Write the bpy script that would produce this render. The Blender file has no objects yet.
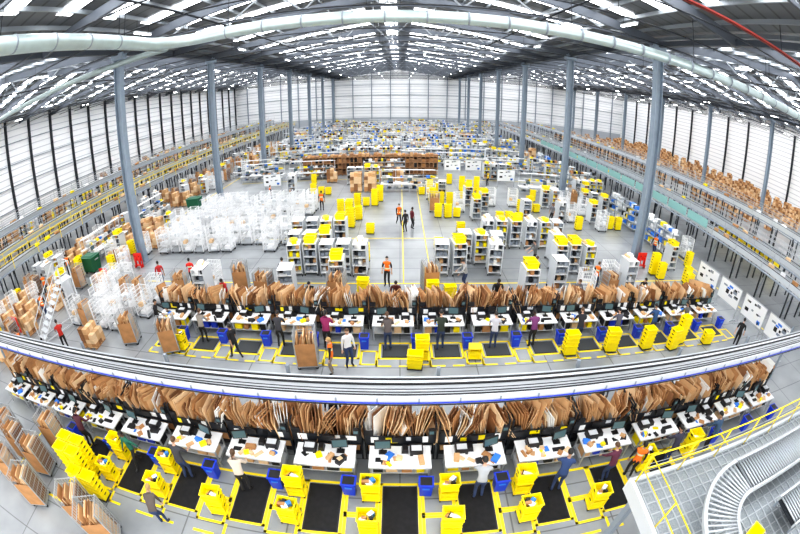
import bpy, math, random
from mathutils import Vector, Matrix
R=random.Random(7)
sc=bpy.context.scene
V=Vector
# ------------------------------------------------------------------ materials
_m={}
def mat(name,col,rough=.6,metal=0.,emit=0.,var=0.,vscale=3.,ecol=None):
    if name in _m:return _m[name]
    m=bpy.data.materials.new(name);m.use_nodes=True
    nt=m.node_tree;b=nt.nodes['Principled BSDF']
    b.inputs['Base Color'].default_value=(*col,1);b.inputs['Roughness'].default_value=rough;b.inputs['Metallic'].default_value=metal
    if emit:
        b.inputs['Emission Color'].default_value=(*(ecol or col),1);b.inputs['Emission Strength'].default_value=emit
    if var:
        tc=nt.nodes.new('ShaderNodeTexCoord');n=nt.nodes.new('ShaderNodeTexNoise');n.inputs['Scale'].default_value=vscale;n.inputs['Detail'].default_value=4
        r=nt.nodes.new('ShaderNodeValToRGB');r.color_ramp.elements[0].position=.3;r.color_ramp.elements[1].position=.7
        r.color_ramp.elements[0].color=(*[c*(1-var) for c in col],1);r.color_ramp.elements[1].color=(*[min(1,c*(1+var)) for c in col],1)
        nt.links.new(tc.outputs['Object'],n.inputs['Vector']);nt.links.new(n.outputs['Fac'],r.inputs['Fac']);nt.links.new(r.outputs['Color'],b.inputs['Base Color'])
    _m[name]=m;return m
KR=[mat('kraft_a',(.47,.24,.10),.8,var=.15),mat('kraft_b',(.62,.38,.19),.8,var=.12),mat('kraft_c',(.28,.13,.055),.8,var=.15),mat('kraft_d',(.78,.56,.34),.8,var=.1)]
WHITE=mat('white_laminate',(.88,.89,.9),.35)
PAPER=mat('white_paper',(.9,.9,.88),.7)
YEL=mat('yellow_plastic',(1.,.80,.0),.4,var=.04)
YELP=mat('yellow_paint',(.98,.76,.01),.5)
BLUE=mat('blue_plastic',(.01,.05,.6),.4)
BLUEL=mat('blue_light',(.04,.22,.75),.4)
BLACK=mat('black_plastic',(.010,.010,.012),.45)
DARK=mat('dark_steel',(.03,.034,.042),.45,.4)
STEEL=mat('galvanised_steel',(.5,.53,.56),.35,.5)
GREY=mat('grey_paint',(.27,.31,.36),.5)
LGREY=mat('light_grey_paint',(.64,.67,.70),.5)
COLM=mat('column_blue_grey',(.26,.32,.39),.45,.05,var=.06)
SILV=mat('duct_silver',(.50,.60,.60),.3,.5,var=.05)
RUB=mat('rubber_mat',(.010,.010,.012),.85,var=.3,vscale=6)
RED=mat('red_paint',(.8,.03,.02),.45)
GREEN=mat('green_paint',(.01,.12,.06),.45)
TEAL=mat('teal_panel',(.34,.62,.60),.25)
SCR=mat('screen_glow',(.03,.06,.07),.2,emit=.12,ecol=(.5,.8,.85))
BELTL=mat('belt_worn',(.40,.42,.44),.35,.2)
ROOFL=mat('rooflight',(.9,.95,1),.5,emit=8.6,ecol=(.99,.99,1.))
TUBE=mat('lamp_tube',(1,1,1),.5,emit=18.,ecol=(1,1,.97))
# ------------------------------------------------------------------ mesh builder
class MB:
    def __init__(s):s.v=[];s.f=[];s.m=[];s.sm=[];s.mats=[];s.M=Matrix.Identity(4)
    def mi(s,m):
        if m not in s.mats:s.mats.append(m)
        return s.mats.index(m)
    def add(s,vs,fs,m,smooth=False):
        b=len(s.v);M=s.M
        s.v+= [tuple(M@V(p)) for p in vs]
        k=s.mi(m)
        for f in fs:
            s.f.append(tuple(b+i for i in f));s.m.append(k);s.sm.append(smooth)
    def box(s,c,d,m,rot=None,top=None):
        x,y,z=d[0]/2,d[1]/2,d[2]/2;t=top or (1,1)
        p=[V((a*x*(t[0] if e>0 else 1),b*y*(t[1] if e>0 else 1),e*z)) for a in(-1,1) for b in(-1,1) for e in(-1,1)]
        if rot is not None:p=[rot@q for q in p]
        c=V(c);s.add([q+c for q in p],[(0,1,3,2),(4,6,7,5),(0,4,5,1),(2,3,7,6),(0,2,6,4),(1,5,7,3)],m)
    def bx(s,x0,x1,y0,y1,z0,z1,m):s.box(((x0+x1)/2,(y0+y1)/2,(z0+z1)/2),(x1-x0,y1-y0,z1-z0),m)
    def tube(s,pts,rad,m,n=8,flat=1.,side=None,smooth=True):
        pts=[V(p) for p in pts]
        if not hasattr(rad,'__len__'):rad=[rad]*len(pts)
        vs=[];fs=[]
        for i,p in enumerate(pts):
            a=pts[max(0,i-1)];b=pts[min(len(pts)-1,i+1)];d=(b-a).normalized()
            if side is not None:u=V(side)
            else:u=V((0,0,1)) if abs(d.z)<.9 else V((1,0,0))
            u=(u-d*u.dot(d)).normalized();w=d.cross(u)
            for k in range(n):
                t=2*math.pi*k/n;vs.append(p+u*math.cos(t)*rad[i]+w*math.sin(t)*rad[i]*flat)
        for i in range(len(pts)-1):
            for k in range(n):
                a=i*n+k;b=i*n+(k+1)%n;fs.append((a,b,b+n,a+n))
        fs.append(tuple(range(n-1,-1,-1)));fs.append(tuple((len(pts)-1)*n+k for k in range(n)))
        s.add(vs,fs,m,smooth)
    def bar(s,a,b,t,m):
        a=V(a);b=V(b);d=b-a;L=d.length
        q=d.to_track_quat('Z','Y').to_matrix();s.box((a+b)/2,(t,t,L),m,q)
    def ball(s,c,r,m,nu=10,nv=8,fn=None):
        c=V(c);vs=[];fs=[]
        for j in range(nv+1):
            ph=math.pi*j/nv
            for i in range(nu):
                th=2*math.pi*i/nu;q=V((math.sin(ph)*math.cos(th),math.sin(ph)*math.sin(th),math.cos(ph)))
                if fn:q=fn(q)
                vs.append(c+V((q.x*r[0],q.y*r[1],q.z*r[2])))
        for j in range(nv):
            for i in range(nu):
                a=j*nu+i;b=j*nu+(i+1)%nu;fs.append((a,a+nu,b+nu,b))
        s.add(vs,fs,m,True)
    def mesh(s,name):
        me=bpy.data.meshes.new(name);me.from_pydata(s.v,[],s.f)
        for m in s.mats:me.materials.append(m)
        me.polygons.foreach_set('material_index',s.m);me.polygons.foreach_set('use_smooth',s.sm)
        me.update();return me
def put(name,me,loc=(0,0,0),rz=0,sc_=None):
    if isinstance(me,MB):me=me.mesh(name)
    o=bpy.data.objects.new(name,me);sc.collection.objects.link(o);o.location=loc;o.rotation_euler=(0,0,rz)
    if sc_:o.scale=sc_
    return o
# footprint book-keeping so free-standing things never interpenetrate
OCC=[]
def claim(x,y,hx,hy):OCC.append((x-hx,x+hx,y-hy,y+hy))
def free(x,y,hx,hy):
    for a,b,c,d in OCC:
        if x+hx>a and x-hx<b and y+hy>c and y-hy<d:return False
    return True
_fp={}
def putf(name,me,x,y,rz=0,sc_=None,pad=.03):
    if me.name not in _fp:
        _fp[me.name]=(max(abs(v.co.x) for v in me.vertices),max(abs(v.co.y) for v in me.vertices))
    hx,hy=_fp[me.name];k=sc_[0] if sc_ else 1;c,s=abs(math.cos(rz)),abs(math.sin(rz))
    ax,ay=(hx*c+hy*s)*k+pad,(hx*s+hy*c)*k+pad
    if not free(x,y,ax,ay):return None
    claim(x,y,ax,ay);return put(name,me,(x,y,0),rz,sc_)
def rx(a):return Matrix.Rotation(a,3,'X')
def ry(a):return Matrix.Rotation(a,3,'Y')
def rzm(a):return Matrix.Rotation(a,3,'Z')
# ------------------------------------------------------------------ people
def ik(a,b,l1,l2,pole):
    d=b-a;L=min(d.length,(l1+l2)*.995);u=d.normalized();x=(L*L+l1*l1-l2*l2)/(2*L);h=math.sqrt(max(0,l1*l1-x*x))
    p=pole-u*pole.dot(u);p.normalize();return a+u*x+p*h,a+u*L
SKINS=[mat('skin_light',(.62,.38,.27),.55),mat('skin_tan',(.42,.24,.15),.55),mat('skin_dark',(.13,.07,.045),.55)]
HAIRS=[mat('hair_black',(.012,.01,.009),.5),mat('hair_brown',(.09,.045,.02),.5),mat('hair_blond',(.45,.3,.12),.5)]
EYEW=mat('eye_white',(.85,.85,.83),.3);EYED=mat('eye_iris',(.03,.02,.015),.3);LIP=mat('lip',(.4,.14,.12),.5)
SHOE=mat('shoe_black',(.02,.02,.022),.5);BAND=mat('reflective_band',(.85,.85,.55),.3)
def cmat(c):return mat('cloth_%02d_%02d_%02d'%tuple(int(x*99) for x in c),c,.85,var=.1)
def person(x,y,deg,pose,shirt,trou,hair=0,skin=0,vest=None,h=1.74,sleeve=True,female=False):
    lean={'work':.28,'walk':.06,'stand':.02,'push':.16,'bend':.95,'carry':.0}[pose]
    LM=rx(-lean);piv=V((0,0,.95))
    pelv=V((0,0,.96))
    if pose=='bend':pelv=V((0,-.12,.93));piv=pelv.copy()
    def up(p):return LM@(V(p)-piv)+piv
    P=[pelv,up((0,pelv.y,1.12)),up((0,pelv.y+.01,1.31)),up((0,pelv.y,1.46)),up((0,pelv.y+.01,1.545))]
    sw=.165 if female else .185
    rr=[(.15,.11),(.125,.095),(.16,.115),(.09,.07),(.05,.052)]
    E=[(0,1),(1,2),(2,3),(3,4)];T={(0,1):'torso',(1,2):'torso',(2,3):'torso',(3,4):'neck'}
    wr=[]
    for sx in(-1,1):
        sh=up((sx*sw,pelv.y,1.41));j=(sx+1)//2
        tgt={'work':V((sx*.2,.46,.98+.05*j)),'walk':V((sx*.26,.24*sx,.86)),'stand':V((sx*.27,.08,.80)),'push':V((sx*.22,.52,1.08)),
             'bend':V((sx*.16,.42,.42)),'carry':V((sx*.2,.38,1.12))}[pose]
        pole=V((sx*.6,-.6,-.5))
        el,w=ik(sh,tgt,.285,.25,pole)
        b=len(P);P+=[sh,el,w];rr+=[(.068,.07),(.045,.045),(.028,.03)]
        E+=[(2,b),(b,b+1),(b+1,b+2)];T[(2,b)]='torso';T[(b,b+1)]='uarm';T[(b+1,b+2)]='farm';wr.append((el,w,sx))
    for sx in(-1,1):
        hp=V((sx*.09,pelv.y,.89))
        fy={'walk':-.26*sx,'work':.03*sx,'bend':.02,'push':-.2*sx}.get(pose,0.)
        an=V((sx*.11,fy,.085+(.05 if fy<-.15 else 0)))
        kn,an=ik(hp,an,.425,.42,V((0,1,0)))
        toe=an+V((sx*.03,.15,-.045));b=len(P);P+=[hp,kn,an,toe];rr+=[(.088,.092),(.058,.062),(.042,.045),(.042,.032)]
        E+=[(0,b),(b,b+1),(b+1,b+2),(b+2,b+3)];T[(0,b)]='hips';T[(b,b+1)]='leg';T[(b+1,b+2)]='leg';T[(b+2,b+3)]='foot'
    me=bpy.data.meshes.new('tmp');me.from_pydata([tuple(p) for p in P],E,[])
    ob=bpy.data.objects.new('tmp',me);sc.collection.objects.link(ob)
    md=ob.modifiers.new('s','SKIN');md.use_smooth_shade=True
    for i,sv in enumerate(me.skin_vertices[0].data):sv.radius=rr[i];sv.use_root=(i==0)
    ob.modifiers.new('u','SUBSURF').levels=1
    dg=bpy.context.evaluated_depsgraph_get();em=ob.evaluated_get(dg).to_mesh()
    mb=MB();sk=SKINS[skin];hr=HAIRS[hair];S=cmat(shirt);Tm=cmat(trou);VM=cmat(vest) if vest else None
    mb.v=[tuple(v.co) for v in em.vertices]
    inv=LM.inverted()
    for p in em.polygons:
        c=p.center.copy();best=None;bd=1e9
        for e in E:
            a,b=P[e[0]],P[e[1]];d=b-a;t=max(0,min(1,(c-a).dot(d)/d.length_squared));q=a+d*t
            rad=rr[e[0]][0]*(1-t)+rr[e[1]][0]*t;ds=(c-q).length/rad
            if ds<bd:bd=ds;best=T[e]
        z=(inv@(c-piv)+piv).z
        if best in('torso','hips'):
            if z<.93:m=Tm
            elif VM:m=BAND if (1.06<z<1.11 or 1.2<z<1.25) else VM
            else:m=S
        elif best=='neck':m=sk if z>1.5 else S
        elif best=='uarm':m=S
        elif best=='farm':m=S if sleeve else sk
        elif best=='leg':m=Tm
        else:m=SHOE
        mb.f.append(tuple(p.vertices));mb.m.append(mb.mi(m));mb.sm.append(True)
    bpy.data.objects.remove(ob);bpy.data.meshes.remove(me)
    for el,w,sx in wr:
        d=(w-el).normalized();s=V((-sx,0,0));s=(s-d*s.dot(d)).normalized();n=d.cross(s)
        if n.z>0:n=-n
        pe=w+d*.085
        mb.tube([w-d*.02,w+d*.02,w+d*.06,pe],[.026,.033,.040,.036],sk,8,.45,side=s)
        for k,(o,L) in enumerate(((.028,.068),(.010,.078),(-.010,.072),(-.027,.056))):
            a=pe-d*.01+s*o;b=a+d*L*.5+n*L*.08;c2=b+d*L*.3+n*L*.3;e2=c2+d*L*.08+n*L*.28
            mb.tube([a,b,c2,e2],[.0098,.0095,.0085,.007],sk,6)
        a=w+d*.03+s*.026;b=a+s*.03+d*.025+n*.01;c2=b+s*.006+d*.03+n*.012
        mb.tube([a,b,c2],[.012,.011,.009],sk,6)
    nk=P[4];hd=LM@V((0,.02,.105))
    tilt=lean+{'work':.35,'bend':.1,'push':.1}.get(pose,.05)
    A=rx(-tilt).to_4x4();A.translation=nk+hd;mb.M=A
    def shp(q):
        k=1-.28*max(0,-q.z)*(1 if q.y>-.2 else .6);return V((q.x*k,q.y*(1-.12*max(0,-q.z)),q.z))
    mb.ball((0,0,0),(.075,.095,.118),sk,14,10,shp)
    mb.tube([(0,.09,.012),(0,.108,-.018),(0,.1,-.03)],[.008,.014,.012],sk,6)
    for sx in(-1,1):
        mb.ball((sx*.03,.083,.008),(.014,.01,.009),EYEW,8,6);mb.ball((sx*.03,.091,.008),(.006,.004,.006),EYED,6,4)
        mb.ball((sx*.077,-.005,-.005),(.01,.02,.032),sk,8,6)
        mb.box((sx*.03,.089,.028),(.03,.01,.006),hr)
    mb.box((0,.083,-.055),(.042,.012,.011),LIP)
    def hs(q):
        z=q.z
        if q.y>.15:z=max(z,.38)
        elif q.y>-.35:z=max(z,-.02)
        else:z=max(z,-.55 if not female else -1.3)
        return V((q.x,q.y,z))
    mb.ball((0,-.008,.014),(.083,.1,.118),hr,16,12,hs)
    if female:mb.tube([(0,-.095,.02),(0,-.13,-.05),(0,-.12,-.17)],[.03,.032,.012],hr,8)
    mb.M=Matrix.Identity(4)
    s=h/1.72;claim(x,y,.3,.3)
    return put('person',mb,(x,y,0),math.radians(deg),(s,s,s))
BLK=(.02,.02,.022);JEAN=(.03,.05,.12);KH=(.3,.24,.16);WH=(.75,.75,.75);HV=(.98,.2,.02);RD=(.5,.03,.03);GRY=(.2,.2,.22)
PEOPLE=[(2.25,6.2,-6,'work',(.4,.42,.45),JEAN,0,0,None,0),(4.65,6.1,-20,'work',(.03,.06,.16),JEAN,0,1,None,0),(-4.6,6.1,10,'work',(.6,.52,.45),BLK,1,0,None,1),
(-8.8,6.2,160,'walk',(.02,.15,.10),BLK,0,2,None,0),(7.3,6.05,-30,'stand',BLK,BLK,0,1,HV,0),(6.4,6.1,10,'work',(.12,.03,.06),JEAN,1,0,None,0),
(.35,3.9,80,'walk',(.05,.05,.05),KH,1,0,None,0),(-6.9,4.2,20,'bend',(.1,.08,.07),JEAN,2,0,None,1),(-6.7,6.15,0,'work',(.05,.05,.06),JEAN,1,0,None,0),(9.0,6.1,0,'work',(.05,.05,.08),JEAN,0,1,None,0),
(11.1,6.1,5,'work',(.05,.1,.18),BLK,0,1,None,0),(-11.4,6.25,5,'work',(.1,.03,.05),BLK,0,1,None,1),
(-2.2,9.3,180,'stand',BLK,JEAN,0,0,None,0),(.1,9.3,175,'stand',(.1,.1,.12),JEAN,0,1,None,0),(-4.5,9.3,185,'stand',KH,JEAN,1,0,None,0),(4.6,9.3,180,'stand',(.3,.03,.05),JEAN,0,0,None,0),(7.2,9.3,180,'stand',(.1,.1,.12),JEAN,0,2,None,0),
(-2.65,12.1,95,'stand',BLK,(.3,.25,.2),2,0,HV,0),(-2.05,12.6,-150,'stand',WH,JEAN,1,0,None,1),(-7.0,12.7,60,'walk',BLK,BLK,0,1,None,0),
(-.5,13.7,8,'work',(.12,.1,.1),JEAN,1,0,None,1),(-3.1,13.7,0,'work',(.3,.03,.12),BLK,0,1,None,1),(4.0,13.7,-10,'work',(.5,.5,.55),JEAN,0,0,None,0),(5.8,13.7,5,'work',(.2,.05,.17),BLK,0,2,None,0),
(8.1,13.7,-5,'work',(.03,.03,.04),JEAN,1,0,None,0),(1.7,13.7,0,'work',(.03,.04,.03),JEAN,0,0,None,0),(-5.2,13.7,5,'work',(.05,.05,.06),BLK,0,1,None,0),(-9.1,13.7,5,'work',(.3,.27,.24),BLK,1,0,None,1),
(10.2,13.7,0,'work',(.1,.1,.13),JEAN,0,0,None,0),(12.5,13.7,0,'work',(.03,.08,.2),JEAN,0,1,None,0),(14.8,13.7,0,'work',(.1,.1,.1),JEAN,0,1,None,0),
(17.9,11.8,-60,'walk',BLK,BLK,0,0,None,0),(-12.2,14.4,-80,'push',BLK,BLK,0,1,None,0),(-14.7,18.9,40,'stand',RD,JEAN,0,1,None,0),(-12.6,19.4,10,'stand',(.7,.03,.02),BLK,0,0,(.8,.03,.02),0),(-9.2,17.2,170,'work',(.5,.03,.03),BLK,0,2,None,0),
(-25.5,17.0,60,'stand',BLK,BLK,0,0,HV,0),(-22.5,14.2,30,'walk',BLK,JEAN,1,0,HV,0),(-.7,19.6,170,'stand',BLK,BLK,0,0,HV,0),(3.6,19.4,100,'work',(.4,.4,.4),JEAN,0,0,None,0),
(.4,28.2,30,'stand',BLK,BLK,0,1,None,0),(.9,29.0,-60,'stand',(.15,.02,.03),BLK,0,2,None,0),(-.1,30,200,'walk',BLK,BLK,0,0,HV,0),(8.5,22.1,90,'push',(.15,.15,.15),BLK,0,0,None,0),
(-23,27,0,'walk',BLK,BLK,0,0,HV,0),(13,31,120,'stand',GRY,BLK,0,1,None,0),(-7,34,0,'stand',BLK,BLK,0,1,HV,0),(10,44,30,'stand',BLK,BLK,0,1,(.9,.6,.02),0),
(-6.5,19.4,20,'walk',BLK,BLK,0,0,None,0),(7.6,19.4,-60,'stand',BLK,JEAN,1,0,None,0),(11.5,19.0,-60,'stand',BLK,JEAN,1,0,HV,0),(-13,37.5,-60,'stand',BLK,JEAN,1,0,HV,0),(19.5,24,-60,'walk',BLK,JEAN,1,0,HV,0),
(-4.4,17.0,180,'work',BLK,BLK,0,0,None,0),(-.2,17.0,180,'work',(.1,.02,.02),BLK,0,1,None,0),(4.8,17.0,175,'work',BLK,BLK,0,2,None,0),(9.2,17.0,185,'work',GRY,BLK,1,0,None,0),(13.6,17.0,180,'work',BLK,BLK,0,0,None,0),(-20.5,10.2,120,'stand',BLK,BLK,0,0,HV,0),(-17.6,11.6,60,'push',(.5,.03,.02),BLK,0,1,None,0),(-26,20.5,60,'stand',BLK,BLK,0,0,HV,0)]
for p in PEOPLE:
    person(p[0],p[1],p[2],p[3],p[4],p[5],p[6],p[7],p[8],h=R.uniform(1.70,1.86),sleeve=R.random()<.55,female=bool(p[9]))
# ------------------------------------------------------------------ room shell
RID=[-37,-1,35,71];XL,XR,YB,YN=-55.5,80.,130.,-9.
RT=19.0;SL=2.6
def rz_(x):return RT-SL*min(abs(x-r) for r in RID)/18.
def conc():
    m=bpy.data.materials.new('concrete_floor');m.use_nodes=True;nt=m.node_tree;b=nt.nodes['Principled BSDF']
    tc=nt.nodes.new('ShaderNodeTexCoord');n=nt.nodes.new('ShaderNodeTexNoise');n.inputs['Scale'].default_value=.3;n.inputs['Detail'].default_value=9
    r=nt.nodes.new('ShaderNodeValToRGB');r.color_ramp.elements[0].color=(.20,.215,.23,1);r.color_ramp.elements[1].color=(.37,.39,.405,1);r.color_ramp.elements[0].position=.3;r.color_ramp.elements[1].position=.7
    br=nt.nodes.new('ShaderNodeTexBrick');br.inputs['Scale'].default_value=.16;br.inputs['Mortar Size'].default_value=.004;br.offset=0
    br.inputs['Color1'].default_value=(1,1,1,1);br.inputs['Color2'].default_value=(1,1,1,1);br.inputs['Mortar'].default_value=(.5,.5,.5,1)
    mx=nt.nodes.new('ShaderNodeMixRGB');mx.blend_type='MULTIPLY';mx.inputs[0].default_value=1
    nt.links.new(tc.outputs['Object'],n.inputs['Vector']);nt.links.new(tc.outputs['Object'],br.inputs['Vector']);nt.links.new(n.outputs['Fac'],r.inputs['Fac'])
    nt.links.new(r.outputs['Color'],mx.inputs[1]);nt.links.new(br.outputs['Color'],mx.inputs[2]);nt.links.new(mx.outputs[0],b.inputs['Base Color']);b.inputs['Roughness'].default_value=.32
    return m
mb=MB();mb.bx(XL,XR,YN,YB,-.2,0,conc());put('floor',mb)
def panel(name,axis,c1,c2,s=.32):
    m=bpy.data.materials.new(name);m.use_nodes=True;nt=m.node_tree;b=nt.nodes['Principled BSDF']
    tc=nt.nodes.new('ShaderNodeTexCoord');w=nt.nodes.new('ShaderNodeTexWave');w.bands_direction=axis;w.inputs['Scale'].default_value=s;w.inputs['Distortion'].default_value=0
    r=nt.nodes.new('ShaderNodeValToRGB');r.color_ramp.elements[0].color=(*c1,1);r.color_ramp.elements[1].color=(*c2,1);r.color_ramp.elements[0].position=0;r.color_ramp.elements[1].position=.12
    nt.links.new(tc.outputs['Object'],w.inputs['Vector']);nt.links.new(w.outputs['Fac'],r.inputs['Fac']);nt.links.new(r.outputs['Color'],b.inputs['Base Color']);b.inputs['Roughness'].default_value=.4
    return m
WP=panel('wall_cladding','Z',(.6,.62,.66),(.95,.96,.97))
WPD=mat('plinth_cladding',(.45,.48,.52),.5)
CEI=panel('roof_deck','Y',(.07,.075,.085),(.15,.16,.175))
xs=[XL,-37,-19,-1,17,35,53,71,XR]
mb=MB();vs=[(x,YB,0) for x in xs]+[(x,YB,rz_(x)) for x in xs];n=len(xs)
mb.add(vs,[(i,i+1,n+i+1,n+i) for i in range(n-1)],WP);put('wall_back',mb)
mb=MB();mb.add([(XL,YN,0),(XL,YB,0),(XL,YB,rz_(XL)),(XL,YN,rz_(XL))],[(0,1,2,3)],WP);put('wall_left',mb)
mb=MB();mb.add([(XR,YN,0),(XR,YB,0),(XR,YB,rz_(XR)),(XR,YN,rz_(XR))],[(0,1,2,3)],WP);put('wall_right',mb)
mb=MB();vs=[(x,YN,rz_(x)) for x in xs]+[(x,YB,rz_(x)) for x in xs]
mb.add(vs,[(i,i+1,n+i+1,n+i) for i in range(n-1)],CEI);put('ceiling',mb)
mb=MB()
y=4
while y<YB:
    mb.bx(XL+.02,XL+.42,y-.18,y+.18,0,rz_(XL)-.1,DARK);y+=5.2
for z in(3.2,6.4,9.6,12.8):mb.bx(XL+.02,XL+.2,YN,YB,z-.06,z+.06,GREY)
put('wall_post_framing_left',mb)
mb=MB();y=4
while y<YB:
    mb.bx(XR-.45,XR-.02,y-.2,y+.2,0,16,DARK);y+=7.75
put('wall_post_framing_right',mb)
mb=MB();x=XL+4.5
while x<XR:
    mb.bx(x-.14,x+.14,YB-.4,YB-.02,0,rz_(x)-.2,GREY);x+=6
mb.bx(XL+.5,XR-.5,YB-.12,YB-.02,0,2.6,WPD)
for z in(6,10,13.4):mb.bx(XL+.5,XR-.5,YB-.2,YB-.02,z-.07,z+.07,GREY)
put('wall_post_framing_back',mb)
# ------------------------------------------------------------------ roof structure
PURL=mat('purlin_steel',(.30,.33,.36),.4,.3);RAFT=mat('rafter_steel',(.10,.115,.14),.45,.3)
BC=15.7
mb=MB();x=XL+.9
while x<XR:
    z=rz_(x);mb.bx(x-.05,x+.05,YN,YB,z-.34,z-.1,PURL);x+=1.8
put('ceiling_purlins',mb)
mb=MB()
for k in range(-4,14):
    Y=23+7.75*k
    for a,b in zip(xs[:-1],xs[1:]):
        za,zb=rz_(a)-.65,rz_(b)-.65;mid=V(((a+b)/2,Y,(za+zb)/2));L=math.hypot(b-a,zb-za)
        mb.box(mid,(L,.22,.6),RAFT,ry(-math.atan2(zb-za,b-a)))
    if k%2==0:
        mb.bx(XL,XR,Y-.07,Y+.07,BC-.08,BC+.08,RAFT)
        for a,b in zip(xs[:-1],xs[1:]):
            m_=4
            for i in range(m_):
                x0=a+(b-a)*i/m_;x1=a+(b-a)*(i+.5)/m_;x2=a+(b-a)*(i+1)/m_
                mb.bar((x0,Y,BC),(x1,Y,rz_(x1)-.7),.1,PURL);mb.bar((x1,Y,rz_(x1)-.7),(x2,Y,BC),.1,PURL)
for X in(-19.2,17,53):mb.bx(X-.15,X+.15,YN,YB,BC-.2,BC+.15,RAFT)
put('ceiling_rafters',mb)
mb=MB()
for k in range(36):
    Y=-6+3.875*k
    if abs(((Y-23)/7.75)-round((Y-23)/7.75))<.1:Y+=.8
    for a,b in zip(xs[:-1],xs[1:]):
        if (a in RID):lo,hi=a+2.2,b-3.2
        else:lo,hi=a+3.2,b-2.2
        if b==XR:hi=b-1.5
        mb.add([(lo,Y,rz_(lo)-.05),(hi,Y,rz_(hi)-.05),(hi,Y+1.1,rz_(hi)-.05),(lo,Y+1.1,rz_(lo)-.05)],[(0,1,2,3)],ROOFL)
    for r in RID:
        mb.add([(r-.7,Y-.5,rz_(r-.7)-.05),(r,Y-.5,RT-.05),(r,Y+2.4,RT-.05),(r-.7,Y+2.4,rz_(r-.7)-.05)],[(0,1,2,3)],ROOFL)
        mb.add([(r,Y-.5,RT-.05),(r+.7,Y-.5,rz_(r+.7)-.05),(r+.7,Y+2.4,rz_(r+.7)-.05),(r,Y+2.4,RT-.05)],[(0,1,2,3)],ROOFL)
put('ceiling_rooflights',mb)
mb=MB()
for k in range(-3,28):
    Y=24.5+3.875*k;mb.tube([(XL+.6,Y,15.2),(XR-.6,Y,15.2)],.045,DARK,6)
for X in(-46,-28,-10,8,26,44,62):mb.tube([(X,YN,15.3),(X,YB-.6,15.3)],.06,DARK,6)
for X in range(-50,80,12):
    for k in range(-1,13):mb.bar((X,24.5+7.75*k,15.2),(X,24.5+7.75*k,rz_(X)-.1),.03,DARK)
put('ceiling_sprinkler_pipework',mb)
lm=MB();lm.box((0,0,.05),(.22,1.6,.09),LGREY);lm.box((0,0,-.02),(.14,1.5,.06),TUBE);lm.bar((0,-.6,.09),(0,-.6,.8),.015,DARK);lm.bar((0,.6,.09),(0,.6,.8),.015,DARK)
lm=lm.mesh('ceiling_strip_light')
for X in(-50,-42,-32,-24,-14,-5,3,12,22,30,40,48,58,66,75):
    for k in range(0,8):put('ceiling_strip_light',lm,(X,19+15.5*k,15.45),0)
# columns
cm=MB();cm.box((0,0,7.9),(.60,.05,15.8),COLM);cm.box((-.28,0,7.9),(.05,.52,15.8),COLM);cm.box((.28,0,7.9),(.05,.52,15.8),COLM)
cm.box((0,0,.03),(.95,.95,.06),GREY)
for a in(-.36,.36):
    for b in(-.36,.36):cm.tube([(a,b,.03),(a,b,.13)],.03,STEEL,6)
cm.box((0,0,15.4),(1.1,.6,.5),COLM)
cm=cm.mesh('steel_column')
for X in(-19.2,17.,53.):
    for k in range(0,7):put('steel_column',cm,(X,23+15.5*k,0));claim(X,23+15.5*k,.6,.6)
# ducts
mb=MB();pts=[(-9.9,-8,13.5),(-9.9,13.6,13.5)]
for i in range(1,8):
    a=math.pi/2*i/8;pts.append((-9.9+1.9*(1-math.cos(a)),13.6+1.9*math.sin(a),13.5))
pts+=[(-8,15.5,13.5),(8,15.8,13.5),(40,16,13.5)]
mb.tube(pts,.27,SILV,16)
for i in range(30):
    x=-7+i*1.6;mb.tube([(x,15.52+.012*(x+8),13.5),(x+.06,15.52+.012*(x+8),13.5)],.29,GREY,16)
for i in range(12):mb.tube([(-9.9,-7+i*1.7,13.5),(-9.9,-6.94+i*1.7,13.5)],.29,GREY,16)
for x in(-7,0,7,14,21,28,35):mb.bar((x,15.7,13.7),(x,15.7,rz_(x)-.1),.03,DARK)
put('ceiling_ventilation_duct',mb)
mb=MB();mb.tube([(-13,-8,14.3),(-13,20,14.3),(-40,21,14.3)],.2,SILV,12);
for y in(0,8,16):mb.bar((-13,y,14.4),(-13,y,rz_(-13)-.1),.03,DARK)
put('ceiling_ventilation_duct',mb)
mb=MB();RB=mat('red_oxide',(.38,.05,.04),.5)
z=15.0;mb.bx(8,52,11.0,11.18,z,z+.04,RB);mb.bx(8,52,11.0,11.03,z,z+.12,RB);mb.bx(8,52,11.15,11.18,z,z+.12,RB)
for x in range(10,52,6):mb.bar((x,11.08,z),(x,11.08,rz_(x)-.1),.03,DARK)
put('ceiling_cable_tray',mb)
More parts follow.
